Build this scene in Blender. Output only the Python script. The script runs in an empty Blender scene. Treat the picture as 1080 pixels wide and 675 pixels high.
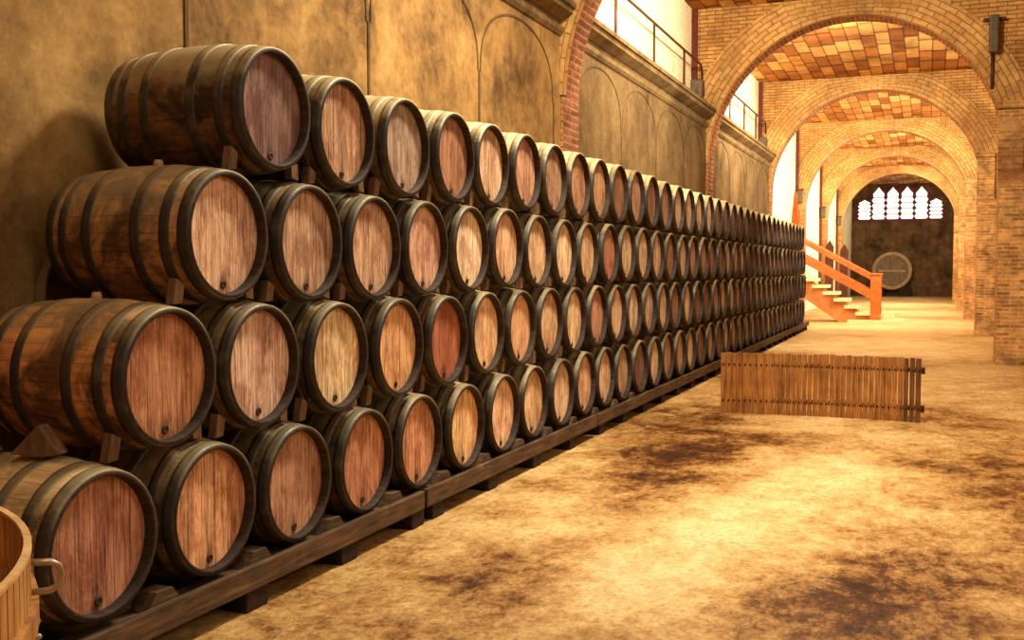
import bpy, bmesh, math, random
from mathutils import Vector, Matrix
PI = math.pi
random.seed(7)
SC = bpy.context.scene
COL = SC.collection

# ------------------------------------------------------------------ helpers
def lin(r, g, b):
    f = lambda c: (c/255/12.92) if c/255 <= .04045 else ((c/255+.055)/1.055)**2.4
    return (f(r), f(g), f(b), 1.0)

class MB:
    """collects verts / faces / uvs for ONE mesh object"""
    def __init__(s): s.v = []; s.f = []; s.uv = []; s.mi = []; s.sm = []
    def face(s, pts, uvs=None, mi=0, smooth=False):
        b = len(s.v); s.v += [tuple(p) for p in pts]
        s.f.append(list(range(b, b+len(pts)))); s.mi.append(mi); s.sm.append(smooth)
        s.uv.append(uvs if uvs else [boxuv(p, pts) for p in pts])
    def box(s, lo, hi, mi=0, mat=None):
        x0, y0, z0 = lo; x1, y1, z1 = hi
        P = [Vector(p) for p in ((x0,y0,z0),(x1,y0,z0),(x1,y1,z0),(x0,y1,z0),(x0,y0,z1),(x1,y0,z1),(x1,y1,z1),(x0,y1,z1))]
        if mat: P = [mat @ p for p in P]
        for q in ((0,3,2,1),(4,5,6,7),(0,1,5,4),(1,2,6,5),(2,3,7,6),(3,0,4,7)):
            s.face([P[i] for i in q], mi=mi)
    def grid(s, rows, closed=False, mi=0, smooth=True, uv=None, flip=False):
        """rows: list of rings of points (same length), shared verts"""
        b = len(s.v); n = len(rows[0])
        for r in rows: s.v += [tuple(p) for p in r]
        m = n if closed else n-1
        for i in range(len(rows)-1):
            for j in range(m):
                k = (j+1) % n
                q = [b+i*n+j, b+i*n+k, b+(i+1)*n+k, b+(i+1)*n+j]
                t = [(i, j), (i, j+1), (i+1, j+1), (i+1, j)]
                if flip: q.reverse(); t.reverse()
                s.f.append(q); s.mi.append(mi); s.sm.append(smooth)
                s.uv.append([uv(a, c) for a, c in t] if uv else [(0, 0)]*4)
    def tube(s, pts, r, n=8, mi=0, cap=True):
        pts = [Vector(p) for p in pts]; rows = []
        up0 = None
        for i, p in enumerate(pts):
            d = (pts[min(i+1, len(pts)-1)]-pts[max(i-1, 0)]).normalized()
            a = Vector((0, 0, 1)) if abs(d.z) < .9 else Vector((1, 0, 0))
            if up0 is not None: a = up0
            u = d.cross(a)
            if u.length < 1e-4: u = d.cross(Vector((0, 1, 0)))
            u.normalize(); w = u.cross(d).normalized(); up0 = w
            rr = r[i] if isinstance(r, (list, tuple)) else r
            rows.append([p+rr*(math.cos(2*PI*k/n)*u+math.sin(2*PI*k/n)*w) for k in range(n)])
        s.grid(rows, closed=True, mi=mi)
        if cap:
            s.face(list(reversed(rows[0])), mi=mi); s.face(rows[-1], mi=mi)
    def mesh(s, name, weld=True):
        me = bpy.data.meshes.new(name)
        me.from_pydata(s.v, [], s.f)
        ul = me.uv_layers.new(name='UVMap')
        flat = []
        for u in s.uv:
            for c in u: flat += [c[0], c[1]]
        ul.data.foreach_set('uv', flat)
        me.polygons.foreach_set('material_index', s.mi)
        me.polygons.foreach_set('use_smooth', s.sm)
        bm = bmesh.new(); bm.from_mesh(me)
        if weld: bmesh.ops.remove_doubles(bm, verts=bm.verts, dist=1e-5)
        bmesh.ops.recalc_face_normals(bm, faces=bm.faces)
        bm.to_mesh(me); bm.free(); me.update()
        return me
    def build(s, name, mats, parent=None, loc=(0, 0, 0), bevel=0, weld=True):
        me = s.mesh(name, weld)
        for m in (mats if isinstance(mats, (list, tuple)) else [mats]): me.materials.append(m)
        o = bpy.data.objects.new(name, me); COL.objects.link(o); o.location = loc
        if parent: o.parent = parent
        if bevel:
            md = o.modifiers.new('bevel', 'BEVEL'); md.width = bevel; md.segments = 2; md.limit_method = 'ANGLE'
        return o

def boxuv(p, pts):
    a, b, c = Vector(pts[0]), Vector(pts[1]), Vector(pts[2])
    n = (b-a).cross(c-a); ax = max(range(3), key=lambda i: abs(n[i]))
    return ((p[1], p[2]), (p[0], p[2]), (p[0], p[1]))[ax]

def tag(o, label=None, cat=None, group=None, kind=None):
    if label: o['label'] = label
    if cat: o['category'] = cat
    if group: o['group'] = group
    if kind: o['kind'] = kind
    return o
def empty(name, loc, label, cat, group=None):
    o = bpy.data.objects.new(name, None); COL.objects.link(o); o.location = loc
    o.empty_display_size = .1
    return tag(o, label, cat, group)
def struct(o): o['kind'] = 'structure'; return o

ORD = ('first second third fourth fifth sixth seventh eighth ninth tenth eleventh twelfth thirteenth fourteenth fifteenth '
       'sixteenth seventeenth eighteenth nineteenth twentieth').split()
TENS = {20: 'twenty', 30: 'thirty', 40: 'forty'}
def ordinal(i):
    if i <= 20: return ORD[i-1]
    if i % 10 == 0: return {30: 'thirtieth', 40: 'fortieth'}[i]
    return TENS[i//10*10]+'-'+ORD[i % 10-1]

# ------------------------------------------------------------------ materials
class NT:
    def __init__(s, name):
        s.m = bpy.data.materials.new(name); s.m.use_nodes = True
        s.t = s.m.node_tree; s.n = s.t.nodes; s.l = s.t.links
        s.b = s.n['Principled BSDF']
    def new(s, t, **k):
        n = s.n.new(t)
        for a, v in k.items():
            if a.startswith('_'): n.inputs[a[1:].replace('_', ' ')].default_value = v
            else: setattr(n, a, v)
        return n
    def link(s, a, b): s.l.new(a, b)
    def coord(s, kind='Object', scale=(1, 1, 1), rnd=False):
        tc = s.new('ShaderNodeTexCoord'); mp = s.new('ShaderNodeMapping')
        mp.inputs['Scale'].default_value = scale
        out = tc.outputs[kind]
        if rnd:
            oi = s.new('ShaderNodeObjectInfo'); mul = s.new('ShaderNodeMath', operation='MULTIPLY'); mul.inputs[1].default_value = 53.7
            s.link(oi.outputs['Random'], mul.inputs[0])
            cb = s.new('ShaderNodeCombineXYZ')
            for i in range(3): s.link(mul.outputs[0], cb.inputs[i])
            ad = s.new('ShaderNodeVectorMath', operation='ADD')
            s.link(mp.outputs[0], ad.inputs[0]); s.link(cb.outputs[0], ad.inputs[1]); s.link(out, mp.inputs['Vector'])
            return ad.outputs[0]
        s.link(out, mp.inputs['Vector'])
        return mp.outputs[0]
    def noise(s, vec, scale=5, detail=6, rough=.6, dist=0):
        n = s.new('ShaderNodeTexNoise'); n.inputs['Scale'].default_value = scale; n.inputs['Detail'].default_value = detail
        n.inputs['Roughness'].default_value = rough; n.inputs['Distortion'].default_value = dist
        s.link(vec, n.inputs['Vector']); return n.outputs['Fac']
    def ramp(s, fac, stops, interp='LINEAR'):
        r = s.new('ShaderNodeValToRGB'); r.color_ramp.interpolation = interp
        e = r.color_ramp.elements
        while len(e) < len(stops): e.new(.5)
        for x, (p, c) in zip(e, stops):
            x.position = p; x.color = c if len(c) == 4 else (*c, 1)
        s.link(fac, r.inputs['Fac']); return r.outputs['Color']
    def mix(s, fac, a, b, mode='MIX'):
        n = s.new('ShaderNodeMix', data_type='RGBA', blend_type=mode)
        for v, i in ((fac, 0), (a, 6), (b, 7)):
            if hasattr(v, 'is_linked'): s.link(v, n.inputs[i])
            else: n.inputs[i].default_value = v
        return n.outputs[2]
    def math(s, op, a, b=0.0, clamp=False):
        n = s.new('ShaderNodeMath', operation=op, use_clamp=clamp)
        for v, i in ((a, 0), (b, 1)):
            if hasattr(v, 'is_linked'): s.link(v, n.inputs[i])
            else: n.inputs[i].default_value = v
        return n.outputs[0]
    def bump(s, h, strength=.3, dist=.02):
        n = s.new('ShaderNodeBump'); n.inputs['Strength'].default_value = strength; n.inputs['Distance'].default_value = dist
        s.link(h, n.inputs['Height']); s.link(n.outputs[0], s.b.inputs['Normal'])
    def done(s, col=None, rough=.7, metal=0, spec=None):
        if col is not None:
            if hasattr(col, 'is_linked'): s.link(col, s.b.inputs['Base Color'])
            else: s.b.inputs['Base Color'].default_value = col
        if hasattr(rough, 'is_linked'): s.link(rough, s.b.inputs['Roughness'])
        else: s.b.inputs['Roughness'].default_value = rough
        s.b.inputs['Metallic'].default_value = metal
        if spec is not None: s.b.inputs['Specular IOR Level'].default_value = spec
        return s.m
G = lambda v: (v, v, v, 1)

def mat_brick(name, c1, c2, mortar, bw=.30, bh=.075, msize=.010, dirt=(.5, 1.0), dirt_scale=.7, patch=None, rough=.85, bump=.5):
    t = NT(name); uv = t.coord('UV')
    b = t.new('ShaderNodeTexBrick'); b.offset = .5
    b.inputs['Color1'].default_value = c1; b.inputs['Color2'].default_value = c2; b.inputs['Mortar'].default_value = mortar
    b.inputs['Scale'].default_value = 1; b.inputs['Mortar Size'].default_value = msize; b.inputs['Mortar Smooth'].default_value = .3
    b.inputs['Brick Width'].default_value = bw; b.inputs['Row Height'].default_value = bh; b.inputs['Bias'].default_value = -.1
    wob = t.noise(uv, 6, 2); sub = t.math('MULTIPLY', t.math('SUBTRACT', wob, .5), .03)
    cb = t.new('ShaderNodeCombineXYZ'); t.link(sub, cb.inputs[0]); t.link(sub, cb.inputs[1])
    ad = t.new('ShaderNodeVectorMath', operation='ADD'); t.link(uv, ad.inputs[0]); t.link(cb.outputs[0], ad.inputs[1])
    t.link(ad.outputs[0], b.inputs['Vector'])
    obj = t.coord('Object')
    d = t.ramp(t.noise(obj, dirt_scale, 8, .65, .5), [(.32, G(dirt[0])), (.62, G(dirt[1]))])
    c = t.mix(1.0, b.outputs['Color'], d, 'MULTIPLY')
    d2 = t.ramp(t.noise(obj, 9, 5, .7), [(.3, G(.72)), (.7, G(1.1))])
    c = t.mix(1.0, c, d2, 'MULTIPLY')
    if patch:
        pf = t.ramp(t.noise(obj, .45, 5, .6, .3), [(.55, G(0)), (.72, G(.8))])
        c = t.mix(pf, c, patch)
    h = t.mix(.35, b.outputs['Fac'], t.noise(obj, 14, 4))
    inv = t.math('SUBTRACT', 1.0, h); t.bump(inv, bump, .015)
    return t.done(c, rough, spec=.2)

def mat_tile():
    """thin brick panels between ribs: narrow columns along the hall, each broken by uneven cross joints"""
    t = NT('ceiling_brick_panels'); o = t.coord('Object')
    tc = t.new('ShaderNodeTexCoord'); sp = t.new('ShaderNodeSeparateXYZ'); t.link(tc.outputs['UV'], sp.inputs[0])
    u = t.math('MULTIPLY', sp.outputs[1], 1/.29); col = t.math('FLOOR', u)
    w1 = t.new('ShaderNodeTexWhiteNoise', noise_dimensions='1D'); t.link(col, w1.inputs['W'])
    v = t.math('ADD', t.math('MULTIPLY', sp.outputs[0], 1/1.25), t.math('MULTIPLY', w1.outputs['Value'], 7.0)); cell = t.math('FLOOR', v)
    cb = t.new('ShaderNodeCombineXYZ'); t.link(col, cb.inputs[0]); t.link(cell, cb.inputs[1])
    w2 = t.new('ShaderNodeTexWhiteNoise', noise_dimensions='2D'); t.link(cb.outputs[0], w2.inputs['Vector'])
    c = t.ramp(w2.outputs['Value'], [(0, lin(150, 84, 38)), (.35, lin(194, 126, 60)), (.7, lin(222, 160, 86)), (1, lin(236, 184, 108))])
    eu = t.math('ABSOLUTE', t.math('SUBTRACT', t.math('FRACT', u), .5)); ev = t.math('ABSOLUTE', t.math('SUBTRACT', t.math('FRACT', v), .5))
    a = t.ramp(eu, [(.43, G(1)), (.465, G(.36))]); b = t.ramp(ev, [(.41, G(1)), (.455, G(.42))])
    c = t.mix(1.0, t.mix(1.0, c, a, 'MULTIPLY'), b, 'MULTIPLY')
    d = t.ramp(t.noise(o, .8, 8, .7, .4), [(.34, G(.42)), (.58, G(1.05))]); c = t.mix(.9, c, d, 'MULTIPLY')
    f = t.ramp(t.noise(o, 7, 6, .75), [(.32, G(.6)), (.6, G(1.05))]); c = t.mix(.8, c, f, 'MULTIPLY')
    return t.done(c, .9, spec=.1)

def mat_plaster(name, base, dark, light, streak=.6, rough=.9):
    t = NT(name); o = t.coord('Object'); st = t.coord('Object', (1.2, 1.2, .25))
    c = t.ramp(t.math('ADD', t.math('MULTIPLY', t.noise(o, .9, 6, .6, .3), .55), t.math('MULTIPLY', t.noise(o, 3.4, 9, .75, .4), .45)), [(.36, dark), (.5, base), (.64, light)])
    s = t.ramp(t.noise(st, 2.2, 6, .65), [(.3, G(.55)), (.6, G(1.05))])
    c = t.mix(streak, c, s, 'MULTIPLY')
    f = t.ramp(t.noise(o, 14, 8, .8), [(.32, G(.68)), (.6, G(1.08))])
    c = t.mix(.8, c, f, 'MULTIPLY')
    t.bump(t.noise(o, 25, 5, .7), .35, .01)
    return t.done(c, rough, spec=.15)

def mat_body():
    t = NT('oak_staves'); o = t.coord('Object', (1, 1, 1), True); lo = t.coord('Object', (1.2, 9, 9), True)
    oi = t.new('ShaderNodeObjectInfo')
    g = t.ramp(t.noise(lo, 3, 6, .65, .3), [(.25, G(.45)), (.5, G(.9)), (.75, G(1.35))])
    c = t.mix(1.0, oi.outputs['Color'], g, 'MULTIPLY')
    st = t.ramp(t.noise(o, 3.2, 7, .7, .6), [(.44, G(.10)), (.60, G(1.0))])
    c = t.mix(.93, c, st, 'MULTIPLY')
    # seams between staves, from the uv that runs round the barrel
    uvn = t.new('ShaderNodeTexCoord'); sp = t.new('ShaderNodeSeparateXYZ'); t.link(uvn.outputs['UV'], sp.inputs[0])
    fr = t.math('FRACT', t.math('MULTIPLY', sp.outputs[0], 26.0))
    ed = t.math('ABSOLUTE', t.math('SUBTRACT', fr, .5))
    seam = t.ramp(ed, [(.46, G(1)), (.492, G(.5))])
    c = t.mix(1.0, c, seam, 'MULTIPLY')
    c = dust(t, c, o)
    t.bump(t.math('ADD', t.noise(lo, 6, 5, .7), seam), .35, .006)
    return t.done(c, .62, spec=.3)

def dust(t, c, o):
    """pale uneven dusting along the upper staves, with the top light painted in"""
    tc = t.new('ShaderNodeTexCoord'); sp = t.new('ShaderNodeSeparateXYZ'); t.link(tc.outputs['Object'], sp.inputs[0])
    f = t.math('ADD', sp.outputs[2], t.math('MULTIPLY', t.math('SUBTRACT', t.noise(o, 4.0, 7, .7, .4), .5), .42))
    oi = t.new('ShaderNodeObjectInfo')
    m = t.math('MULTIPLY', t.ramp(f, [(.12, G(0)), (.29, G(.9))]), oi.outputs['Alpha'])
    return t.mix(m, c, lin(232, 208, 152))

def mat_head():
    t = NT('oak_barrel_head'); oi = t.new('ShaderNodeObjectInfo')
    v = t.coord('Object', (1, 30, 1.5), True); o = t.coord('Object', (1, 1, 1), True)
    g = t.ramp(t.noise(v, 2.4, 7, .75, .25), [(.30, G(.13)), (.41, G(.55)), (.50, G(.98)), (.66, G(1.4))])
    c = t.mix(1.0, oi.outputs['Color'], g, 'MULTIPLY')
    # wine stain blotches (reddish violet) and pale wear
    ws = t.ramp(t.noise(t.coord('Object', (1, 1.5, .7), True), 5.0, 9, .78, .5), [(.46, G(0)), (.58, G(.9))])
    c = t.mix(ws, c, t.mix(1.0, c, (.60, .45, .40, 1), 'MULTIPLY'))
    fine = t.ramp(t.noise(t.coord('Object', (1, 90, 7), True), 3, 4, .7), [(.3, G(.55)), (.55, G(1.05))])
    c = t.mix(.75, c, fine, 'MULTIPLY')
    # planks
    tc = t.new('ShaderNodeTexCoord'); sp = t.new('ShaderNodeSeparateXYZ'); t.link(tc.outputs['Object'], sp.inputs[0])
    pl = t.math('ADD', t.math('MULTIPLY', sp.outputs[1], 10.5), t.math('ADD', oi.outputs['Random'], 20.0))
    fr = t.math('FRACT', pl); ed = t.math('ABSOLUTE', t.math('SUBTRACT', fr, .5))
    seam = t.ramp(ed, [(.472, G(1)), (.492, G(.35))])
    wn = t.new('ShaderNodeTexWhiteNoise', noise_dimensions='1D'); t.link(t.math('FLOOR', t.math('ADD', pl, t.math('MULTIPLY', oi.outputs['Random'], 777.0))), wn.inputs['W'])
    pt = t.ramp(wn.outputs['Value'], [(0, G(.82)), (1, G(1.1))])
    c = t.mix(1.0, c, pt, 'MULTIPLY'); c = t.mix(1.0, c, seam, 'MULTIPLY')
    # drip stain under and above the tap hole, widening downwards
    dz = t.math('ADD', sp.outputs[2], .215)
    w = t.math('ADD', t.math('MULTIPLY', t.math('ABSOLUTE', sp.outputs[1]), 16.0), t.math('MULTIPLY', t.math('ABSOLUTE', dz), 7.0))
    wob = t.math('ADD', w, t.math('MULTIPLY', t.noise(o, 18, 4), .8))
    drip = t.ramp(wob, [(.45, G(.32)), (1.15, G(1))])
    c = t.mix(.85, c, drip, 'MULTIPLY')
    t.bump(t.noise(v, 3, 5, .7), .3, .005)
    return t.done(c, .75, spec=.2)

def mat_hoop():
    t = NT('galvanised_hoop'); o = t.coord('Object', (1, 1, 1), True)
    c = t.ramp(t.noise(o, 7, 6, .7), [(.3, lin(32, 26, 19)), (.5, lin(56, 46, 34)), (.7, lin(92, 78, 56))])
    r = t.ramp(t.noise(o, 12, 4), [(.3, G(.42)), (.7, G(.7))])
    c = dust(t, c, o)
    return t.done(c, r, .15)

def mat_wood(name, c_d, c_m, c_l, axis=1, rough=.7, tint=None, grain=30):
    t = NT(name); sc = [grain, grain, grain]; sc[axis] = 2
    v = t.coord('Object', tuple(sc), True); o = t.coord('Object', (1, 1, 1), True)
    c = t.ramp(t.noise(v, 1.2, 6, .7, .2), [(.28, c_d), (.5, c_m), (.75, c_l)])
    b = t.ramp(t.noise(o, 4, 5, .65), [(.35, G(.55)), (.65, G(1.08))])
    c = t.mix(.8, c, b, 'MULTIPLY')
    t.bump(t.noise(v, 2, 4), .25, .004)
    return t.done(c, rough, spec=.3)

def mat_plain(name, col, rough=.6, metal=0, var=.35, scale=9):
    t = NT(name); o = t.coord('Object')
    b = t.ramp(t.noise(o, scale, 5, .65), [(.3, G(1-var)), (.7, G(1+var*.4))])
    return t.done(t.mix(1.0, col, b, 'MULTIPLY'), rough, metal, spec=.3)

def mat_floor():
    t = NT('stained_concrete'); o = t.coord('Object'); s = t.coord('Object', (1.0, .8, 1))
    big = t.noise(s, .55, 4, .55, .25)
    med = t.noise(s, 2.6, 12, .8, .3)
    fin = t.noise(t.coord('Object', (1, .55, 1)), 13.0, 12, .85, .2)
    f = t.math('ADD', t.math('ADD', t.math('MULTIPLY', big, .28), t.math('MULTIPLY', med, .40)), t.math('MULTIPLY', fin, .32))
    sp = t.new('ShaderNodeSeparateXYZ'); t.link(o, sp.inputs[0])
    acc = None
    for (x, y, rx, ry, k) in STAINS_AND_GLOW:      # where wine and water have darkened (k > 0) or a paler tone, painting reflected light far off, lifts (k < 0) the concrete
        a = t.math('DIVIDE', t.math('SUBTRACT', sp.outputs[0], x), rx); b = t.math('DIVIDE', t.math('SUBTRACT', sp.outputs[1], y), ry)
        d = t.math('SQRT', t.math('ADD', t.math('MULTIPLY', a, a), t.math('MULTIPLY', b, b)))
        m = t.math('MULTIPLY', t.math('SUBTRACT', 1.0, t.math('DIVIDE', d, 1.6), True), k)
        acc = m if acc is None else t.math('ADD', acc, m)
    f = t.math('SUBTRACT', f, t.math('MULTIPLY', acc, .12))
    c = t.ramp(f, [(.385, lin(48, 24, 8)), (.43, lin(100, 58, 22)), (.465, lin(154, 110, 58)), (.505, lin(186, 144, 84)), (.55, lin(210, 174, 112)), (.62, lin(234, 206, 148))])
    g = t.ramp(t.noise(o, 26, 8, .8), [(.36, G(.45)), (.52, G(1.05))])
    c = t.mix(.8, c, g, 'MULTIPLY')
    # thin pale tide lines
    vo = t.noise(s, .9, 6, .6, 1.2); ed = t.math('ABSOLUTE', t.math('SUBTRACT', vo, .5))
    ln = t.ramp(ed, [(.0, G(.2)), (.004, G(0))])
    c = t.mix(ln, c, lin(240, 210, 150))
    r = t.ramp(med, [(.3, G(.42)), (.65, G(.68))])
    t.bump(fin, .3, .008)
    return t.done(c, r, spec=.2)

# ------------------------------------------------------------------ layout constants (metres)
XF = -3.028            # front rims of the barrels
XW = -4.05             # plaster wall on the left
XO = -4.33             # outer wall above / behind it
XC, RA, ZS = -1.40, 2.62, 3.68      # arch centre, radius, springing height
ZCEIL = 6.65
ARCH_Y = [3.1, 12.0, 20.65, 29.2, 37.8, 46.4, 55.0]
YEND = 66.0
XR = 5.6               # outer wall of the side bays
STAINS_AND_GLOW = [(-2.0, 8.2, .55, 1.2, .8), (-1.5, 9.3, .5, .8, .6), (-2.2, 11.3, .6, 2.0, .7), (-1.9, 15.5, .8, 3.0, .5), (-1.0, 10.6, .5, 1.0, .3),
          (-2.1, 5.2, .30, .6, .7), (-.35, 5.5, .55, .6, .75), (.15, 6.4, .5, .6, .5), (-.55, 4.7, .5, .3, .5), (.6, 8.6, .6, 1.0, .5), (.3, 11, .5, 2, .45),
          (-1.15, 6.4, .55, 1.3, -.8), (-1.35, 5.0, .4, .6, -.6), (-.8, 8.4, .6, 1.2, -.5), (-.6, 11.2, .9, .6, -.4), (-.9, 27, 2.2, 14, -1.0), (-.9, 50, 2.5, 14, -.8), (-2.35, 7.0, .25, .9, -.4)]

M = {}
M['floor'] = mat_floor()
M['brick'] = mat_brick('warm_brick', lin(232, 178, 102), lin(208, 148, 78), lin(152, 100, 52), dirt=(.42, 1.08), patch=lin(128, 80, 40))
M['ring'] = mat_brick('arch_ring_brick', lin(234, 184, 110), lin(214, 158, 88), lin(176, 122, 66), bw=.28, bh=.10, msize=.012, dirt=(.5, 1.08), patch=lin(134, 84, 42))
M['pier'] = mat_brick('pier_brick', lin(222, 164, 94), lin(160, 100, 52), lin(214, 172, 110), bw=.26, bh=.07, msize=.014, dirt=(.4, 1.1), dirt_scale=3.2, patch=lin(120, 72, 36))
M['strip'] = mat_brick('old_red_brick', lin(176, 112, 78), lin(140, 84, 58), lin(190, 140, 100), bw=.6, bh=.085, msize=.02, dirt=(.55, 1.1), dirt_scale=4, bump=1)
M['tile'] = mat_tile()
M['darkbrick'] = mat_plaster('dark_end_wall', lin(104, 78, 48), lin(50, 36, 22), lin(138, 106, 68))
M['plaster'] = mat_plaster('old_ochre_plaster', lin(156, 118, 68), lin(86, 60, 34), lin(194, 154, 92))
M['plaster2'] = mat_plaster('old_grey_plaster', lin(120, 94, 58), lin(78, 58, 34), lin(146, 118, 76))
M['cornice'] = mat_plaster('cornice_plaster', lin(134, 106, 66), lin(86, 64, 38), lin(160, 130, 84))
M['white'] = mat_brick('limewashed_brick', lin(248, 232, 192), lin(244, 222, 176), lin(232, 206, 156), dirt=(.88, 1.04), bump=.15)
M['joint'] = mat_plaster('plaster_joint', lin(104, 78, 46), lin(74, 54, 32), lin(130, 100, 62))
M['redbrown'] = mat_plain('dark_red_brown', lin(104, 40, 16), .6)
M['iron'] = mat_plain('dark_iron', lin(88, 52, 30), .55, .4)
M['lampgrey'] = mat_plain('grey_metal_case', lin(96, 84, 62), .5, .3)
M['body'] = mat_body(); M['head'] = mat_head(); M['hoop'] = mat_hoop()
M['chime'] = mat_wood('dark_chime_oak', lin(28, 18, 11), lin(52, 36, 23), lin(88, 64, 42), 0)
M['hole'] = mat_plain('tap_hole_dark', lin(70, 44, 28), .6)
M['bung'] = mat_plain('bung_wood', lin(176, 146, 104), .5)
M['chock'] = mat_wood('rough_wedge_wood', lin(74, 50, 32), lin(116, 84, 56), lin(150, 114, 80), 2)
M['beam'] = mat_wood('dusty_rack_wood', lin(44, 30, 18), lin(92, 68, 44), lin(138, 108, 74), 1, .8)
M['sleeper'] = mat_wood('dark_sleeper_wood', lin(26, 16, 10), lin(48, 32, 20), lin(72, 50, 32), 0, .85)
M['slat'] = mat_wood('aged_slat_wood', lin(100, 58, 22), lin(164, 104, 46), lin(204, 144, 72), 2, .65)
M['slatdark'] = mat_wood('dark_slat_wood', lin(66, 38, 16), lin(114, 70, 32), lin(150, 100, 52), 2, .65)  # darker tone for the last few slats at one end
M['band'] = mat_plain('rusty_band', lin(70, 38, 18), .6, .4)
M['tub'] = mat_wood('yellow_tub_wood', lin(160, 104, 52), lin(206, 148, 84), lin(232, 184, 116), 2, .6)
M['tubrim'] = mat_wood('pale_tub_rim', lin(206, 152, 92), lin(232, 186, 122), lin(246, 210, 150), 0, .6)
M['steel'] = mat_plain('worn_steel', lin(188, 168, 140), .35, .7, .3)
M['orange'] = mat_wood('varnished_orange_wood', lin(166, 76, 20), lin(204, 104, 34), lin(226, 134, 56), 0, .4)
M['stone'] = mat_plain('pale_step_stone', lin(236, 212, 160), .6, 0, .2)
M['stairside'] = mat_plaster('stair_flank_plaster', lin(190, 120, 66), lin(150, 88, 46), lin(214, 150, 92))
M['cloth'] = mat_plain('orange_red_cloth', lin(206, 96, 40), .9, 0, .4, 4)
M['door'] = mat_wood('dark_red_door_wood', lin(50, 20, 10), lin(84, 36, 18), lin(110, 54, 28), 2)
M['caskwood'] = mat_wood('grey_cask_wood', lin(96, 76, 54), lin(132, 106, 76), lin(160, 134, 98), 2)
M['caskrim'] = mat_wood('worn_cask_rim', lin(140, 110, 72), lin(186, 152, 106), lin(210, 178, 130), 0)
M['winframe'] = mat_plain('violet_window_stone', lin(104, 50, 56), .8)

def emit(name, col, s):
    m = bpy.data.materials.new(name); m.use_nodes = True; n = m.node_tree.nodes
    b = n['Principled BSDF']; b.inputs['Base Color'].default_value = col
    b.inputs['Emission Color'].default_value = col; b.inputs['Emission Strength'].default_value = s
    return m
M['pane'] = emit('daylit_pane', lin(255, 238, 222), 1.5)

# ------------------------------------------------------------------ the hall
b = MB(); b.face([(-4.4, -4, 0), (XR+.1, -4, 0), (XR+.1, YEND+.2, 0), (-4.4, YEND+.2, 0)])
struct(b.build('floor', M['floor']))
b = MB(); b.box((-4.6, -4, ZCEIL), (XR+.3, YEND+.3, ZCEIL+.25))
for f in range(len(b.f)): b.uv[f] = [(b.v[i][1], b.v[i][0]) for i in b.f[f]]
struct(b.build('ceiling', M['tile']))
# left outer wall (lime-washed, full height)
b = MB(); b.box((XO-.4, -4, 0), (XO, YEND, ZCEIL)); struct(b.build('wall_left', M['white']))
# near wall behind the camera, right outer wall
b = MB(); b.box((-4.6, -4.3, 0), (XR+.3, -4, ZCEIL)); struct(b.build('wall_near', M['brick']))
# right wall with a window opening in every bay
WINS = []
edges = [-4.0]+ARCH_Y+[YEND]
b = MB()
for i in range(len(edges)-1):
    a, c = edges[i], edges[i+1]; m = (a+c)/2; w = min(1.7, (c-a)*.3)
    z0, z1 = (4.5, 6.3) if i < 4 else (2.6, 6.0)
    b.box((XR, a, 0), (XR+.3, m-w, ZCEIL)); b.box((XR, m+w, 0), (XR+.3, c, ZCEIL))
    b.box((XR, m-w, 0), (XR+.3, m+w, z0)); b.box((XR, m-w, z1), (XR+.3, m+w, ZCEIL))
    WINS.append((m, w, z0, z1))
struct(b.build('wall_right', M['brick']))

def arch_wall(i, Y, th=.6):
    """diaphragm wall pierced by a round arch; the ring is a child"""
    b = MB(); y0, y1 = Y-th/2, Y+th/2; n = 48
    pts = [(XC-RA*math.cos(PI*k/n), ZS+RA*math.sin(PI*k/n)) for k in range(n+1)]
    xl, xr = XO-.02, XR
    for y in (y0, y1):
        for (x0, z0), (x1, z1) in zip(pts, pts[1:]):
            q = [(x0, y, z0), (x1, y, z1), (x1, y, ZCEIL), (x0, y, ZCEIL)]
            b.face(q, [(p[0], p[2]) for p in q])
        for xa, xb in ((xl, pts[0][0]), (pts[-1][0], xr)):
            q = [(xa, y, 0), (xb, y, 0), (xb, y, ZCEIL), (xa, y, ZCEIL)]
            b.face(q, [(p[0], p[2]) for p in q])
    s = 0
    for (x0, z0), (x1, z1) in zip(pts, pts[1:]):
        d = math.hypot(x1-x0, z1-z0)
        b.face([(x0, y0, z0), (x1, y0, z1), (x1, y1, z1), (x0, y1, z0)], [(y0, s), (y0, s+d), (y1, s+d), (y1, s)], mi=1); s += d
    for x, mi in ((pts[0][0], 1), (pts[-1][0], 0)):
        q = [(x, y0, 0), (x, y1, 0), (x, y1, ZS), (x, y0, ZS)]
        b.face(q, [(p[1], p[2]) for p in q], mi=mi)
    o = struct(b.build('wall_arch', [M['brick'], M['strip']], weld=True))
    r = MB(); W = .56; e = .03
    rows = []
    for k in range(n+1):
        a = PI*k/n; c_, s_ = -math.cos(a), math.sin(a)
        P = lambda R, y: (XC+R*c_, y, ZS+R*s_)
        xmin = XO
        Ro = W
        if c_ < 0: Ro = min(W, max(.05, (XO-XC)/c_-RA)) if abs((XO-XC)/c_) < RA+W else W
        zt = ZCEIL-.004
        if s_ > 0 and ZS+(RA+Ro)*s_ > zt: Ro = (zt-ZS)/s_-RA
        rows.append([P(RA-.012, y0+.1), P(RA-.012, y0-e), P(RA+Ro, y0-e), P(RA+Ro, y0+.1)])
    L = PI*RA
    vv = [-.1, 0, W, W+.1]
    r.grid(rows, uv=lambda i_, j_: (i_/n*L, vv[j_]), smooth=False)
    rr = r.build('arch_ring', M['ring'], o)
    return o
for i, Y in enumerate(ARCH_Y): arch_wall(i, Y)

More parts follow.
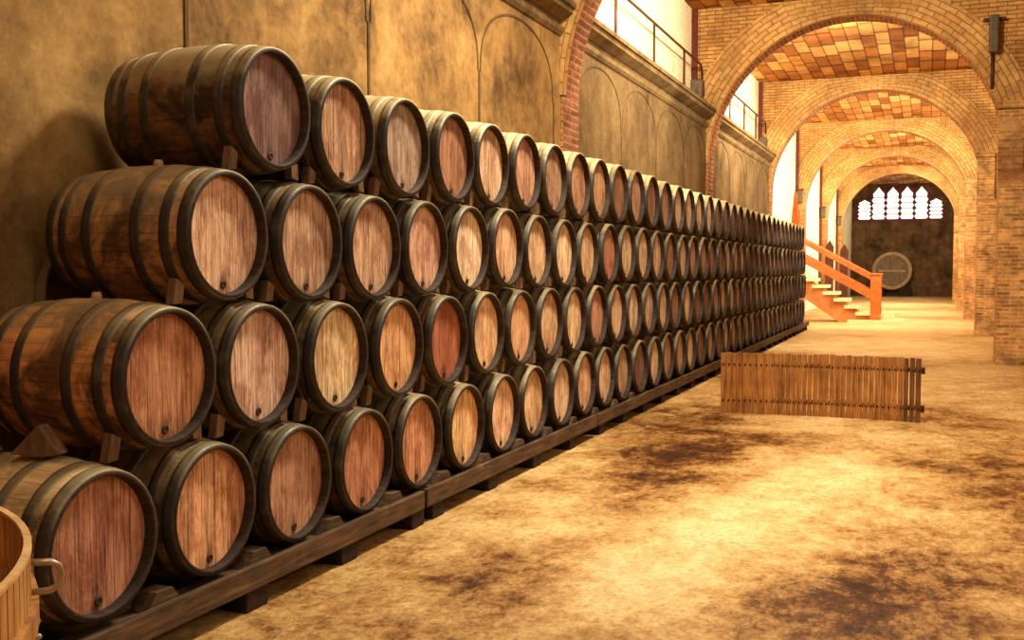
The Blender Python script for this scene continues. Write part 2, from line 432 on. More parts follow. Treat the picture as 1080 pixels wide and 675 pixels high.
# buttress bases in front of the right hand piers
for i, Y in enumerate(ARCH_Y):
    if i == 0: continue
    b = MB(); x0, x1 = 1.10, 3.6; ya, yb = Y-1.08, Y-.30; zt = 3.3
    prof = [(ya, 0), (ya+.10, zt-.25), (ya+.28, zt), (yb, zt+.12), (yb, 0)]
    for (a0, c0), (a1, c1) in zip(prof, prof[1:]):
        q = [(x0, a0, c0), (x1, a0, c0), (x1, a1, c1), (x0, a1, c1)]
        b.face(q, [(p[0], p[2]+(p[1] if abs(c1-c0) < .3 else 0)) for p in q])
    for x in (x0, x1):
        q = [(x, a, c) for a, c in prof]; b.face(q, [(p[1], p[2]) for p in q])
    struct(b.build('wall_buttress', M['pier']))
    # narrow brick corbel under the right springing
    b = MB(); b.box((1.10, Y-.42, ZS-.5), (1.5, Y-.29, ZS+.75)); b.box((1.06, Y-.5, ZS+.75), (1.5, Y-.29, ZS+.87)); b.box((1.14, Y-.36, ZS-.62), (1.5, Y-.29, ZS-.5))
    struct(b.build('wall_corbel', M['pier']))

# ledge wall with plaster panels, bay by bay (ends at the fourth arch)
TOPL = 4.73
bays = [(-4.0, 2.8), (3.4, 11.7), (12.3, 20.35), (20.95, 28.9)]
for k, (a, c) in enumerate(bays):
    b = MB(); b.box((XO+.002, a, 0), (XW, c, TOPL-.1)); struct(b.build('wall_ledge', M['plaster' if k < 2 else 'plaster2']))
    # cornice profile (x outwards, z)
    prof = [(0, 4.36), (.02, 4.36), (.05, 4.40), (.06, 4.45), (.005, 4.455), (.005, 4.53), (.03, 4.535), (.16, 4.60), (.165, 4.66), (.20, 4.665), (.205, 4.71), (.19, TOPL), (-.28, TOPL)]
    m = MB(); m.grid([[(XW+x, y, z) for x, z in prof] for y in (a-.02, c+.02)], smooth=False)
    for y in (a-.02, c+.02): m.face([(XW+x, y, z) for x, z in prof]+[(XW-.27, y, 4.42)])
    struct(m.build('trim_%d' % (k+1), M['cornice']))
    # panel joints with arched heads
    w = (c-a)/4 if k != 1 else 2.14
    js = [a+w*i for i in range(0, 5)] if k != 1 else [.74+2.14*i for i in range(2, 6)]
    j = MB()
    for i, y in enumerate(js):
        if a+.1 < y < c-.1:
            j.box((XW-.01, y-.016, 0), (XW+.010, y+.016, 3.55))
        if i+1 < len(js):
            ym = (y+js[i+1])/2; hw = (js[i+1]-y)/2-.03
            pts = []
            for q in range(25):
                an = PI*q/24
                pts.append((ym-hw*math.cos(an), 3.55+.72*abs(math.sin(an))**.75))
            for (y0, z0), (y1, z1) in zip(pts, pts[1:]):
                d = Vector((0, y1-y0, z1-z0)); nn = Vector((0, -d.z, d.y)).normalized()*.011
                A, B = Vector((0, y0, z0)), Vector((0, y1, z1))
                for x in (XW+.008,):
                    j.face([A-nn+Vector((x, 0, 0)), B-nn+Vector((x, 0, 0)), B+nn+Vector((x, 0, 0)), A+nn+Vector((x, 0, 0))])
                j.face([A-nn+Vector((XW-.005, 0, 0)), B-nn+Vector((XW-.005, 0, 0)), B-nn+Vector((XW+.008, 0, 0)), A-nn+Vector((XW+.008, 0, 0))])
                j.face([A+nn+Vector((XW-.005, 0, 0)), B+nn+Vector((XW-.005, 0, 0)), B+nn+Vector((XW+.008, 0, 0)), A+nn+Vector((XW+.008, 0, 0))])
    struct(j.build('trim_%d' % (k+11), M['joint']))
# dark red-brown strips in the corners of outer wall and arch walls
for k, Y in enumerate(ARCH_Y[2:]):
    b = MB(); b.box((XO-.01, Y-.42, 0 if k > 1 else TOPL), (XO+.10, Y-.29, ZCEIL))
    struct(b.build('trim_%d' % (k+21), M['redbrown']))

# far wall with lancet lattice window
b = MB(); b.box((-4.6, YEND, 0), (XR+.3, YEND+.3, ZCEIL)); struct(b.build('wall_far', M['darkbrick']))
wf = MB(); wp = MB(); yw = YEND
wx0, wx1, wz0 = -4.0, .75, 4.55
nl = 6; lw = (wx1-wx0)/nl
bk = []
for k in range(13):
    an = PI*k/12; bk.append(((wx0+wx1)/2-2.62*math.cos(an), yw-.03, 4.45+2.08*math.sin(an)))
wf.face(bk); 
for (p, q) in zip(bk, bk[1:]+bk[:1]): wf.face([p, q, (q[0], yw+.01, q[2]), (p[0], yw+.01, p[2])])
fo = struct(wf.build('window_1', M['winframe']))
for k in range(nl):
    x0 = wx0+k*lw+.065; x1 = wx0+(k+1)*lw-.065; xm = (x0+x1)/2
    zt = 5.85 if 0 < k < nl-1 else 5.45
    ph = (zt-wz0)/4
    p_ = MB()
    for r_ in range(4):     # four scalloped panes, one above another
        z0 = wz0+r_*ph+.02; z1 = wz0+(r_+1)*ph-.02; cz = (z0+z1)/2
        out = [(x0+.05, z0), (x1-.05, z0), (x1+.04, cz), (x1-.05, z1), (x0+.05, z1), (x0-.04, cz)]
        p_.face([(x, yw-.05, z) for x, z in out])
    hh = .55 if 0 < k < nl-1 else .25
    out = [(x0+.04, zt+.02), (x1-.04, zt+.02), (x1-.02, zt+.22*hh/.55), (xm+.12, zt+.8*hh), (xm, zt+1.1*hh), (xm-.12, zt+.8*hh), (x0+.02, zt+.22*hh/.55)]
    p_.face([(x, yw-.05, z) for x, z in out])
    p_.build('pane', M['pane'], fo)

# narrow dark doors on the far left piers
for k, (Y, xa, xb) in enumerate(((46.05, -4.05, -3.72), (54.65, -4.1, -3.72))):
    b = MB(); q = [(xa, 0), (xb, 0), (xb, 2.55), ((xa+xb)/2, 2.85), (xa, 2.55)]
    for y in (Y, Y-.12): b.face([(x, y, z) for x, z in q])
    for (p, r) in zip(q, q[1:]+q[:1]): b.face([(p[0], Y, p[1]), (r[0], Y, r[1]), (r[0], Y-.12, r[1]), (p[0], Y-.12, p[1])])
    struct(b.build('door_%d' % (k+1), M['door']))

# ------------------------------------------------------------------ barrels
L, RR, RB = .83, .296, .336
def rad(x): t = -x/L; return RR+(RB-RR)*(1-(2*t-1)**2)**.9
NS = 52
def ring(x, r): return [(x, r*math.cos(2*PI*k/NS), r*math.sin(2*PI*k/NS)) for k in range(NS)]
def body_mesh():
    b = MB(); xs = [-.012+(-L+.024)*i/22 for i in range(23)]
    rows = [ring(-.055, RR-.022), ring(-.004, RR-.020), ring(0, RR-.016), ring(0, RR-.004), ring(-.012, rad(-.012))]
    b.grid(rows, True, mi=1, smooth=True, uv=lambda i, j: (j/NS, 0))
    b.grid([ring(x, rad(x)) for x in xs], True, uv=lambda i, j: (j/NS, xs[i]))
    rows = [ring(xs[-1], rad(xs[-1])), ring(-L, RR-.004), ring(-L, RR-.016), ring(-L+.03, RR-.024)]
    b.grid(rows, True, mi=1, uv=lambda i, j: (j/NS, 0))
    b.face(ring(-L+.03, RR-.024), mi=1)
    return b
def head_mesh():
    b = MB(); X = -.050; R0 = RR-.021
    rows = [ring(X, R0*(1-i/5*.97)) for i in range(6)]
    b.grid(rows, True, smooth=False); b.face(ring(X, R0*.03))
    b.grid([ring(X, R0), ring(X-.02, R0)], True); return b
def hoop_mesh(x0, w):
    b = MB(); e = .0035; n = 3
    rows = [ring(x0, rad(x0)-.004)]+[ring(x0-w*i/n, rad(x0-w*i/n)+e) for i in range(n+1)]+[ring(x0-w, rad(x0-w)-.004)]
    b.grid(rows, True); return b
HOOPS = [(-.004, .054), (-.098, .050), (-.250, .052), (-.530, .052), (-.684, .050), (-.772, .054)]
def hole_mesh():
    b = MB(); z = -.232; X = -.049
    pts = []
    rows = []
    for k in range(14):
        a = 2*PI*k/14; c, s = math.cos(a), math.sin(a)
        rows.append([(X, .021*c, z+.021*s), (X+.006, .019*c, z+.019*s), (X+.006, .012*c, z+.012*s), (X+.002, .010*c, z+.010*s)])
    b.grid(rows+[rows[0]], smooth=True); b.face([r[3] for r in rows]); return b
def mk(mb, name, mat):
    me = mb.mesh(name)
    for m in (mat if isinstance(mat, list) else [mat]): me.materials.append(m)
    return me
ME = {'body': mk(body_mesh(), 'barrel_body', [M['body'], M['chime']]), 'head': mk(head_mesh(), 'barrel_head', M['head']),
      'tap_hole': mk(hole_mesh(), 'barrel_tap_hole', M['hole'])}
HM = [mk(hoop_mesh(*h), 'barrel_hoop', M['hoop']) for h in HOOPS]
bb = MB(); bb.tube([(-L/2, 0, RB-.01), (-L/2, 0, RB+.012), (-L/2, 0, RB+.028)], [.026, .024, .018], 12); bung_me = mk(bb, 'barrel_bung', M['bung'])

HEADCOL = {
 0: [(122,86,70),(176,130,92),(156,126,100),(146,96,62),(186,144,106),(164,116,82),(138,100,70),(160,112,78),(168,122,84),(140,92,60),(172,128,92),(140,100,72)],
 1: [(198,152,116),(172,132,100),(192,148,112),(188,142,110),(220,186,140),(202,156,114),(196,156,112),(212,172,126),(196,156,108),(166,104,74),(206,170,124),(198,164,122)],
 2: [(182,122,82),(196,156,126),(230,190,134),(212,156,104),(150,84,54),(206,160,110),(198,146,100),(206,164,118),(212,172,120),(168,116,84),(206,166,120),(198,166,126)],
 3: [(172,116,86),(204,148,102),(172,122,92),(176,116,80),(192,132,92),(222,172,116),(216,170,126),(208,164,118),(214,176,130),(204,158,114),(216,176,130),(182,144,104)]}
def cname(c):
    l = sum(c)/3
    if c[0]-c[1] > 58 and l < 135: return 'red-brown'
    return 'dark brown' if l < 105 else 'mid brown' if l < 132 else 'tan' if l < 155 else 'pale'
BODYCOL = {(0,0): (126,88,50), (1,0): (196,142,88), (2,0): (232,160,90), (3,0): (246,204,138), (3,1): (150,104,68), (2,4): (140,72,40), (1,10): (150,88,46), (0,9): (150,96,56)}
# measured positions (y of the axis, z of the axis) row by row, top row first
MEAS = {0: [(4.445,2.445),(5.125,2.408),(5.85,2.402),(6.57,2.415),(7.26,2.425),(7.95,2.43),(8.65,2.425),(9.33,2.423),(10.02,2.43),(10.73,2.44),(11.42,2.438),(12.13,2.44)],
 1: [(4.052,1.806),(4.743,1.787),(5.44,1.772),(6.141,1.783),(6.838,1.79),(7.537,1.808),(8.26,1.792),(8.95,1.785),(9.64,1.785),(10.36,1.8),(11.06,1.81),(11.74,1.81)],
 2: [(3.635,1.181),(4.325,1.171),(5.04,1.157),(5.745,1.16),(6.45,1.158),(7.16,1.169),(7.86,1.169),(8.56,1.174),(9.25,1.17),(9.95,1.175),(10.66,1.17)],
 3: [(3.225,.545),(3.92,.54),(4.612,.527),(5.325,.522),(6.04,.525),(6.755,.521),(7.47,.522),(8.165,.530),(8.86,.532),(9.545,.545),(10.24,.540)]}
NROW = [35, 36, 37, 37]
ZREG = [2.427, 1.795, 1.169, .525]
ROWN = ['top row', 'second row', 'third row', 'bottom row']
STEP = [.692]*4
POS = {}
for r in range(4):
    for i in range(NROW[r]):
        if i < len(MEAS[r]): y, z = MEAS[r][i]
        else:
            y = POS[r, i-1][0]+STEP[r]+random.uniform(-.006, .006); z = ZREG[r]+random.uniform(-.006, .006)
        POS[r, i] = (y, z)
PAL = [(206,164,118),(190,146,106),(176,132,98),(150,104,74),(214,180,134),(160,118,90),(184,150,116),(134,92,64)]
for r in range(4):
    for i in range(NROW[r]):
        y, z = POS[r, i]
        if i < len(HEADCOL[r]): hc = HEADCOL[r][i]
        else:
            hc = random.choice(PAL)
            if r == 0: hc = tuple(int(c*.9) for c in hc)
        if i == 0: lab = 'nearest oak wine barrel of the %s, %s head, whole side showing' % (ROWN[r], cname(hc))
        elif i == NROW[r]-1: lab = 'farthest oak wine barrel of the %s, beside the orange stair rail' % ROWN[r]
        elif i < 12: lab = 'oak wine barrel with %s head, %s from the near end of the %s' % (cname(hc), ordinal(i+1), ROWN[r])
        else: lab = 'oak wine barrel, %s from the near end of the %s' % (ordinal(i+1), ROWN[r])
        t = empty('wine_barrel', (XF+random.uniform(-.008, .008) if i else XF, y, z-RB), lab, 'barrel', 'stacked wine barrels of the '+ROWN[r])
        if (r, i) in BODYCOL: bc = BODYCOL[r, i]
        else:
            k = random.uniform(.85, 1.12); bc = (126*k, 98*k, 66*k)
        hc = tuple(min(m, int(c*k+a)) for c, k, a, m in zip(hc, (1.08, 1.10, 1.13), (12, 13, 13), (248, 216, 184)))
        dust_light_amt = random.uniform(.7, 1.0) if r == 0 and i else .6 if r == 0 else random.uniform(.15, .4) if i else .35  # strongest on the top row, where overhead light is painted in
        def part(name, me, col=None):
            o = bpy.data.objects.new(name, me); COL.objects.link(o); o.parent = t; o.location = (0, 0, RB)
            c = lin(*(col or (255, 255, 255))); o.color = (c[0], c[1], c[2], dust_light_amt)
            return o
        bo = part('body', ME['body'], bc); bo.rotation_euler = (random.choice((-.2417, 0, .2417))+random.uniform(-.03, .03), 0, 0)
        h = part('head', ME['head'], hc)
        part('tap_hole', ME['tap_hole'])
        for k, hm in enumerate(HM):
            if i < 12 or k < 3: part('hoop', hm)
        if (r, i) in ((1, 0), (2, 0), (3, 0)): part('bung', bung_me)

# wooden wedges between the rows
def wedge(name, c, dirv, ln, t0, t1, wx, label, group):
    """wedge centred at c; dirv = direction (y,z) from thin to thick end"""
    d = Vector((0, dirv[0], dirv[1])).normalized(); n = Vector((0, -d.z, d.y)); X = Vector((1, 0, 0))
    b = MB(); P = []
    for s, t in ((-ln/2, t0), (ln/2, t1)):
        for sx in (-1, 1):
            for sn in (-1, 1): P.append(d*s+n*(sn*t/2)+X*(sx*wx/2))
    for q in ((0,1,3,2),(4,6,7,5),(0,4,5,1),(2,3,7,6),(0,2,6,4),(1,5,7,3)): b.face([P[i] for i in q])
    o = b.build(name, M['chock'], None, c)
    return tag(o, label, 'wedge', group)
for r in range(3):
    for i in range(0, 9):
        y, z = POS[r, i]
        for side in (-1, 1):
            j = i if side < 0 else i+1
            yl, zl = POS[r+1, j]
            x = XF-.085
            ru, rl = rad(-.115)+.004, rad(-.115)+.004
            # point on the lower barrel a little outside the line of centres, then half-way to the upper one
            ax = math.atan2(z-zl, y-yl)
            a2 = ax+(.36 if side < 0 else -.36)
            p = Vector((yl+rl*math.cos(a2), zl+rl*math.sin(a2)))
            cu = Vector((y, z)); v = cu-p; gap = v.length-ru
            c = p+v.normalized()*gap/2
            tang = Vector((-math.sin(a2), math.cos(a2)))*(1 if side < 0 else -1)
            wedge('barrel_wedge', (x, c.x, c.y), (tang.x, tang.y), .058, max(.010, gap-.062), gap-.028, .042,
                  'small wooden wedge under the %s flank of the %s barrel in the %s' % ('near' if side < 0 else 'far', ordinal(i+1), ROWN[r]),
                  'wedges between the barrel rows')
# two big triangular wedges lying on top of the nearest bottom barrel
for k, (x, dy) in enumerate(((-3.33, -.01), (-3.63, -.06))):
    yl, zl = POS[3, 0]; b = MB(); zz = zl+rad(x-XF)+.036
    q = [(-.10, -.012), (.10, -.012), (.015, .105)]
    for s in (-.045, .045): b.face([(u, s, v) for u, v in q])
    for p, n in zip(q, q[1:]+q[:1]): b.face([(p[0], -.045, p[1]), (n[0], -.045, n[1]), (n[0], .045, n[1]), (p[0], .045, p[1])])
    o = b.build('barrel_wedge', M['chock'], None, (x, yl+dy-.03, zz)); o.rotation_euler = (0, 0, .35)
    tag(o, ['large three-cornered wooden wedge atop the nearest bottom barrel, closer to its head', 'large three-cornered wooden wedge atop the nearest bottom barrel, farther from its head'][k], 'wedge')

b = MB(); n = 40
for_r = .30
pts = [(0, for_r*math.cos(2*PI*k/n), for_r*math.sin(2*PI*k/n)) for k in range(n+1)]
rows = []
for (x, y, z) in pts:
    u = 1+.012/for_r
    rows.append([(-.028, y, z), (.028, y, z), (.028, y*u, z*u), (-.028, y*u, z*u), (-.028, y, z)])
b.grid(rows, smooth=False)
o = b.build('loose_hoop', M['steel'], None, (XW+.05, 4.16, 1.50))
tag(o, 'loose iron hoop against the wall behind the nearest second-row barrel', 'hoop')

# timber racks under the stack
redges = [2.3, 5.98, 9.75, 13.2, 16.7, 20.2, 23.7, 27.0, 29.3]
for k, (a, c) in enumerate(zip(redges, redges[1:])):
    lab = 'low timber rack under the bottom row of barrels, %s section from the near end' % ordinal(k+1)
    t = empty('barrel_rack', (XF, a, 0), lab, 'rack', 'timber racks under the barrels')
    for x0, x1 in ((-.14, .010), (-.76, -.64)):
        b = MB(); b.box((x0, .02, .125), (x1, c-a-.02, .186)); b.build('beam', M['beam'], t, bevel=.006)
    b = MB(); b.box((.012, .02, .105), (.050, c-a-.02, .222)); b.build('front_board', M['beam'], t, bevel=.006)
    n = 4; offs = [.96, 1.9, 2.77, 3.62] if k == 0 else [(c-a)*(i+.25)/4 for i in range(4)]
    for o_ in offs:
        b = MB(); b.box((-.84, o_-.11, 0), (.035, o_+.06, .125)); b.build('sleeper', M['sleeper'], t, bevel=.006)
for i in range(0, 12):
    y = (POS[3, i][0]+POS[3, i+1][0])/2
    b = MB(); q = [(-.11, 0), (.11, 0), (.05, .075), (-.05, .075)]
    for s in (-.05, .05): b.face([(s, u, v) for u, v in q])
    for p, n in zip(q, q[1:]+q[:1]): b.face([(-.05, p[0], p[1]), (-.05, n[0], n[1]), (.05, n[0], n[1]), (.05, p[0], p[1])])
    o = b.build('barrel_chock', M['beam'], None, (XF-.06, y, .188))
    tag(o, 'wooden chock on the rack beam between the %s and %s bottom barrels' % (ordinal(i+1), ordinal(i+2)), 'chock', 'chocks on the rack beam')

# ------------------------------------------------------------------ slatted tub, lower left corner
TZ, TR = 1.10, 1.125; TC = (-2.43, .74)
t = empty('slatted_tub', (TC[0], TC[1], 0), 'big yellow slatted wooden tub cut off by the lower left corner', 'tub')
ns = 170
b = MB()
for k in range(ns):
    a0 = 2*PI*(k+.10)/ns; a1 = 2*PI*(k+.90)/ns
    ro, ri = TR, TR-.010
    P = []
    for z in (0, TZ):
        P += [(ro*math.cos(a0), ro*math.sin(a0), z), (ro*math.cos(a1), ro*math.sin(a1), z), (ri*math.cos(a1), ri*math.sin(a1), z), (ri*math.cos(a0), ri*math.sin(a0), z)]
    for q in ((0,3,2,1),(4,5,6,7),(0,1,5,4),(1,2,6,5),(2,3,7,6),(3,0,4,7)): b.face([P[i] for i in q])
b.build('slats', M['tub'], t)
def band(z0, z1, r0, r1, n=96):
    b = MB(); R = lambda r, z: [(r*math.cos(2*PI*k/n), r*math.sin(2*PI*k/n), z) for k in range(n)]
    b.grid([R(r0, z0), R(r1, z0), R(r1, z1), R(r0, z1), R(r0, z0)], True, smooth=False); return b
band(TZ-.004, TZ+.004, TR-.012, TR+.003).build('rim', M['tubrim'], t)
h = None
for z in (TZ-.15, TZ-.55, TZ-.95):
    h = band(z, z+.045, TR-.001, TR+.014).build('hoop', M['tub'], t)
    if z > .9:
        for k in range(14):
            bm_ = MB()
            a = math.radians(-10+5*k); c, s = math.cos(a), math.sin(a)
            bm_.tube([((TR+.0)*c, (TR+.0)*s, z-.03), ((TR+.012)*c, (TR+.012)*s, z-.03), ((TR+.018)*c, (TR+.018)*s, z-.03)], [.007, .007, .003], 6)
            bm_.build('rivet', M['steel'], h)
b = MB(); b.face([(.99*TR*math.cos(2*PI*k/48), .99*TR*math.sin(2*PI*k/48), .08) for k in range(48)]); b.build('bottom', M['tub'], t)
HA = math.radians(47)     # handle direction
b = MB(); c, s = math.cos(HA), math.sin(HA)
pts = []
for (rr, z) in ((TR-.005, TZ-.040), (TR+.035, TZ-.042), (TR+.052, TZ-.052), (TR+.056, TZ-.07), (TR+.053, TZ-.09), (TR+.036, TZ-.100), (TR-.005, TZ-.102)):
    pts.append((rr*c, rr*s, z))
b.tube(pts, .007, 10); b.build('handle', M['steel'], t)

# ------------------------------------------------------------------ slatted screen on the floor
FX0, FX1, FY, FH = -2.18, -.045, 11.93, .69
t = empty('slat_screen', ((FX0+FX1)/2, FY, 0), 'low screen of upright wooden slats standing across the wet floor', 'screen')
b = MB(); n = 36; w = (FX1-FX0)/n; cx = (FX0+FX1)/2
bow = lambda x: .09*(1-((x)/(w*n/2))**2)-.03*(x > .7)*(x-.7)
for k in range(n):
    x0 = FX0-cx+k*w; gap = .001 if k < 9 else random.choice([.004, .008, .012]); x1 = x0+w-gap
    y = bow((x0+x1)/2); dz = random.uniform(-.006, .006); z0 = 0 if k not in (n-4, n-1) else .0
    a = random.uniform(-.006, .006)
    P = [(x0, y-.012+a, z0), (x1, y-.012-a, z0), (x1, y+.012-a, z0), (x0, y+.012+a, z0), (x0, y-.012+a, FH+dz), (x1, y-.012-a, FH+dz), (x1, y+.012-a, FH+dz), (x0, y+.012+a, FH+dz)]
    for q in ((0,3,2,1),(4,5,6,7),(0,1,5,4),(1,2,6,5),(2,3,7,6),(3,0,4,7)): b.face([P[i] for i in q], mi=1 if k >= n-3 else 0)
b.build('slats', [M['slat'], M['slatdark']], t)
for z in (.15, .56):
    b = MB(); xs = [FX0-cx+(FX1-FX0)*i/24 for i in range(25)]+[FX1-cx+.03]
    rows = []
    for x in xs:
        y = bow(x)
        rows.append([(x, y+.013, z-.025), (x, y+.013, z+.025), (x, y+.035, z+.025), (x, y+.035, z-.025), (x, y+.013, z-.025)])
    b.grid(rows, smooth=False); bo = b.build('band', M['band'], t)
    for k in range(n):
        x = FX0-cx+(k+.5)*w; y = bow(x); bl = MB()
        bl.tube([(x, y-.010, z), (x, y-.022, z), (x, y-.027, z)], [.011, .011, .006], 6)
        bl.build('bolt', M['band'], bo)
    e = MB(); e.box((FX1-cx-.005, bow(FX1-cx)-.05, z-.035), (FX1-cx+.035, bow(FX1-cx)+.03, z+.035)); e.build('end_clasp', M['band'], t, bevel=.008)

# ------------------------------------------------------------------ stairs
t = empty('staircase', (-1.5, 33.3, 0), 'short stair with orange wooden rails and pale treads rising behind the barrels', 'staircase')
y0, y1 = 0, 1.25
run, rise, nst = .32, .205, 9
b = MB()
# sloping flank carrying the treads
top = lambda x: .30+(-x)*rise/run
q = [(.05, 0), (-1.0, 0), (-3.0, 1.38), (-3.0, 1.95), (-.35, .24), (.05, .16)]
for y in (y0+.06, y1-.06): b.face([(x, y, z) for x, z in q])
for p, n_ in zip(q, q[1:]+q[:1]): b.face([(p[0], y0+.06, p[1]), (n_[0], y0+.06, n_[1]), (n_[0], y1-.06, n_[1]), (p[0], y1-.06, p[1])])
b.build('flank', M['stairside'], t)
for k in range(nst):
    x = -.12-k*run; z = .22+k*rise
    b = MB(); b.box((x-run-.10, y0-.02, z), (x+.04, y1, z+.10)); b.build('tread', M['stone'], t, bevel=.01)
b = MB(); b.box((-.75, y0-.28, 0), (.85, y1+.1, .09)); b.build('base_slab', M['stone'], t, bevel=.01)
b = MB(); b.box((.05, y0+.2, .09), (.55, y1, .22)); b.build('base_step', M['stone'], t, bevel=.01)
for yy in (y0-.04, y1-.16):
    b = MB(); b.box((-.11, yy-.08, .09), (.16, yy+.12, 1.43)); nw = b.build('newel_post', M['orange'], t, bevel=.02)
    b = MB(); b.box((-.14, yy-.11, 1.43), (.19, yy+.15, 1.50)); b.build('newel_cap', M['orange'], nw, bevel=.02)
    sl = .555
    def rail(x0, x1, z0, z1, ww):
        b = MB(); P = []
        for x in (x0, x1):
            for y in (yy-ww/2+.02, yy+ww/2+.02):
                for z in (z0, z1): P.append((x, y, z-sl*x))
        for q in ((0,1,3,2),(4,6,7,5),(0,4,5,1),(2,3,7,6),(0,2,6,4),(1,5,7,3)): b.face([P[i] for i in q])
        return b
    rail(-.1, -3.3, 1.24, 1.42, .12).build('handrail', M['orange'], t, bevel=.02)
    rail(-.1, -3.3, .66, .93, .08).build('lower_rail', M['orange'], t, bevel=.02)

# ------------------------------------------------------------------ big cask by the far wall
cz, cr = 1.50, 1.12; cxx = -1.98; yb = YEND-.04
t = empty('giant_cask', (cxx, yb, 0), 'huge round grey cask end standing against the dark far wall', 'cask')
def rg(y, r, n=56): return [(r*math.cos(2*PI*k/n), y, cz+r*math.sin(2*PI*k/n)) for k in range(n)]
b = MB(); b.grid([rg(-.0, .95), rg(-.35, 1.06), rg(-.7, cr), rg(-1.0, cr-.02), rg(-1.05, cr-.06), rg(-1.05, cr-.2), rg(-.95, cr-.22)], True); b.face(rg(0, .95)); b.build('rim', M['caskrim'], t)
b = MB(); b.face(rg(-.96, cr-.215)); b.grid([rg(-.96, cr-.215), rg(-.90, cr-.215)], True); b.build('head', M['caskwood'], t)
b = MB(); b.box((-.75, -.99, cz-.06), (.75, -.95, cz+.06)); b.build('crossbar', M['caskrim'], t)
for s in (-1, 1):
    b = MB(); q = [(s*.35, 0), (s*1.05, 0), (s*1.0, .75), (s*.42, .44)]
    for y in (-.9, -.2): b.face([(x, y, z) for x, z in q])
    for p, n_ in zip(q, q[1:]+q[:1]): b.face([(p[0], -.9, p[1]), (n_[0], -.9, n_[1]), (n_[0], -.2, n_[1]), (p[0], -.2, p[1])])
    b.build('cradle', M['sleeper'], t)

# ------------------------------------------------------------------ railings on the ledge, lamps
def railing(ys, y_end, label):
    t = empty('ledge_railing', (-4.12, ys[0], TOPL), label, 'railing', 'iron railings on the wall ledge')
    for y in ys:
        b = MB(); b.tube([(0, y-ys[0], 0), (0, y-ys[0], .82)], .022, 8); b.build('post', M['iron'], t)
    b = MB(); b.tube([(0, 0, .82), (0, y_end-ys[0], .82), (0, y_end-ys[0]+.12, .74), (0, y_end-ys[0]+.16, .56)], .022, 8); b.build('handrail', M['iron'], t)
railing([12.6, 14.25, 16.45, 18.65], 20.1, 'thin iron railing on the ledge before the first full arch')
railing([21.6, 23.3, 25.2, 27.0], 28.6, 'thin iron railing on the ledge behind the first full arch')
for k, (y, s, lab) in enumerate(((19.6, 1.0, 'grey floodlight at the end of the nearer ledge railing'), (28.0, .8, 'small grey floodlight at the end of the farther ledge railing'))):
    t = empty('floodlight', (-4.07, y, TOPL), lab, 'floodlight')
    b = MB(); b.box((-.12*s, -.12*s, .10*s), (.10*s, .12*s, .44*s)); b.build('housing', M['lampgrey'], t, bevel=.03)
    b = MB(); b.box((.10*s, -.09*s, .14*s), (.115*s, .09*s, .40*s)); b.build('lens', M['iron'], t)
    b = MB(); b.box((-.03, -.13*s, 0), (.03, .13*s, .02)); b.box((-.02, -.14*s, 0), (.02, -.12*s, .25*s)); b.box((-.02, .12*s, 0), (.02, .14*s, .25*s)); b.build('bracket', M['iron'], t)
# wall lamps on the far left piers
for k, Y in enumerate(ARCH_Y[4:]):
    x = -4.16
    z = 3.92 if k == 0 else 3.78
    t = empty('wall_lantern', (x, Y-.33, z), 'dark box lantern on the %s white pier beyond the barrels' % ORD[k], 'lantern', 'box lanterns on the left piers')
    b = MB(); b.box((-.09, -.24, .0), (.09, -.06, .42)); b.build('case', M['lampgrey'], t, bevel=.02)
    b = MB(); b.box((-.11, -.27, .42), (.11, -.03, .46)); b.build('cap', M['iron'], t)
    b = MB(); b.box((-.04, -.07, .2), (.04, .005, .3)); b.build('bracket', M['iron'], t)
# dark piece on the right of the first full arch
t = empty('arch_dark_piece', (.98, ARCH_Y[2]-.33, 5.55), 'dark upright piece on the right haunch of the nearest full arch', 'floodlight')
b = MB(); b.box((-.07, -.22, -.15), (.09, -.04, .5)); b.build('housing', M['lampgrey'], t, bevel=.03)
b = MB(); b.tube([(0, -.02, -.75), (0, -.03, -.15)], .03, 8); b.build('conduit', M['iron'], t)
b = MB(); b.box((-.16, -.1, .42), (.2, .0, .47)); b.build('bracket', M['iron'], t)
# orange cloth hanging from a peg bar in the first open bay
b = MB(); rows = []
for i in range(24):
    f = i/23; z = -1.75*f; hw = .035+.125*f**.8
    rows.append([(-hw+2*hw*j/18, .045*math.sin(j*1.5+i*.12)*(.4+f), z) for j in range(19)])
b.grid(rows); o = b.build('hanging_cloth', M['cloth'], None, (-4.165, 36.0, 4.2))
md = o.modifiers.new('thick', 'SOLIDIFY'); md.thickness = .012
tag(o, 'orange-red cloth hanging on the white wall behind the far barrels', 'cloth')

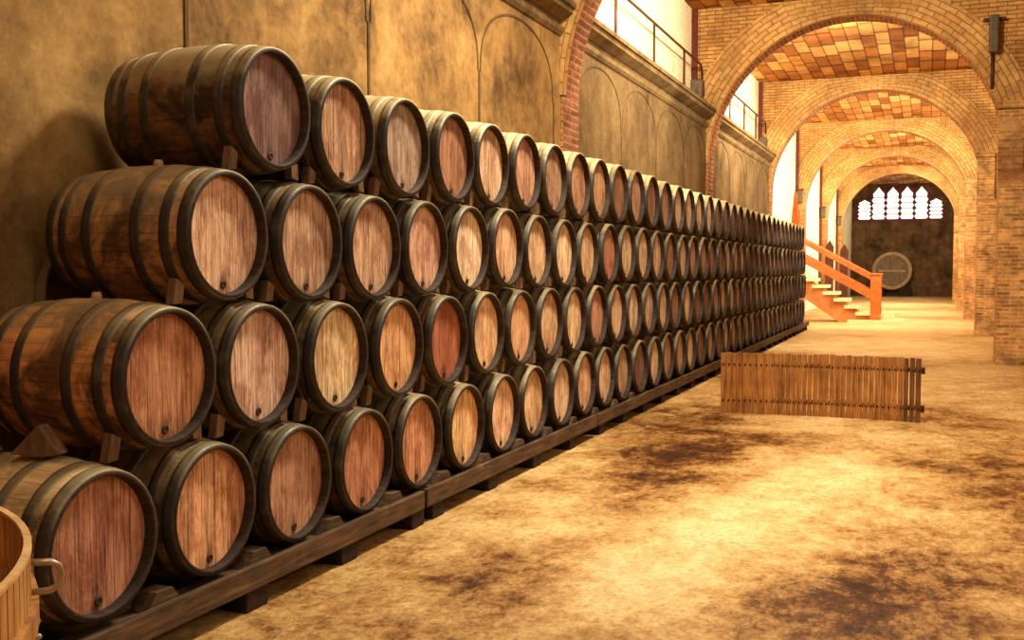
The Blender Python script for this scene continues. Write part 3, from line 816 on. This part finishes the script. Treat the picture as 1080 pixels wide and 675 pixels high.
# ------------------------------------------------------------------ light
def area(name, loc, rot, sx, sy, power, col):
    l = bpy.data.lights.new(name, 'AREA'); l.shape = 'RECTANGLE'; l.size = sx; l.size_y = sy; l.energy = power; l.color = col
    o = bpy.data.objects.new(name, l); COL.objects.link(o); o.location = loc; o.rotation_euler = rot
    return o
WARM = (1.0, .90, .70)
# daylight through the windows of the right hand side bays (unseen; spread narrowed to brighten the left wall)
POW = [60, 120, 200, 240, 640, 660, 660, 150]
for k, ((m, w, z0, z1), p) in enumerate(zip(WINS, POW)):
    l = area('window_daylight', (XR-.02, m, (z0+z1)/2+(.4 if 1 < k < 4 else 0)), (0, PI/2, 0), z1-z0-(.8 if 1 < k < 4 else 0), 2*w, p, WARM if k < 4 else (1.0, .92, .74))
    l.data.spread = math.radians(48 if 1 < k < 4 else 95 if k > 1 else 130)
# unseen overhead lights: key above the stack, then an added fill
area('unseen_overhead_light', (-1.3, 8.0, 6.45), (0, 0, 0), .7, 1.2, 680, WARM)
area('unseen_overhead_light', (.4, 0.5, ZCEIL-.05), (0, 0, 0), 2.6, 4.0, 125, WARM)  # added fill for the barrel sides towards the camera
# added lights hidden behind the arches to brighten the next one up the hall
for k, (Y, p) in enumerate(zip(ARCH_Y[1:], (470, 600, 480, 460, 440, 60))):
    src = Vector((-2.3, Y+.55, 6.15)); dst = Vector((-2.6, Y+7.6, 3.9))
    o = area('hidden_arch_light', src, (dst-src).to_track_quat('-Z', 'Y').to_euler(), 1.2, .5, p, WARM)
w = bpy.data.worlds.new('world'); SC.world = w; w.use_nodes = True
w.node_tree.nodes['Background'].inputs[0].default_value = (1.0, .8, .5, 1); w.node_tree.nodes['Background'].inputs[1].default_value = .3

# ------------------------------------------------------------------ camera
cd = bpy.data.cameras.new('camera'); cam = bpy.data.objects.new('camera', cd); COL.objects.link(cam)
cam.location = (0, 0, 1.65); cam.rotation_euler = (PI/2-.0494939, 0, .379288)
cd.sensor_width = 36; cd.lens = 1100.13/1080*36; cd.clip_end = 200; cd.clip_start = .05
SC.camera = cam
vs = SC.view_settings
vs.view_transform = 'Standard'; vs.look = 'None'; vs.exposure = 0; vs.gamma = 1; vs.use_curve_mapping = False
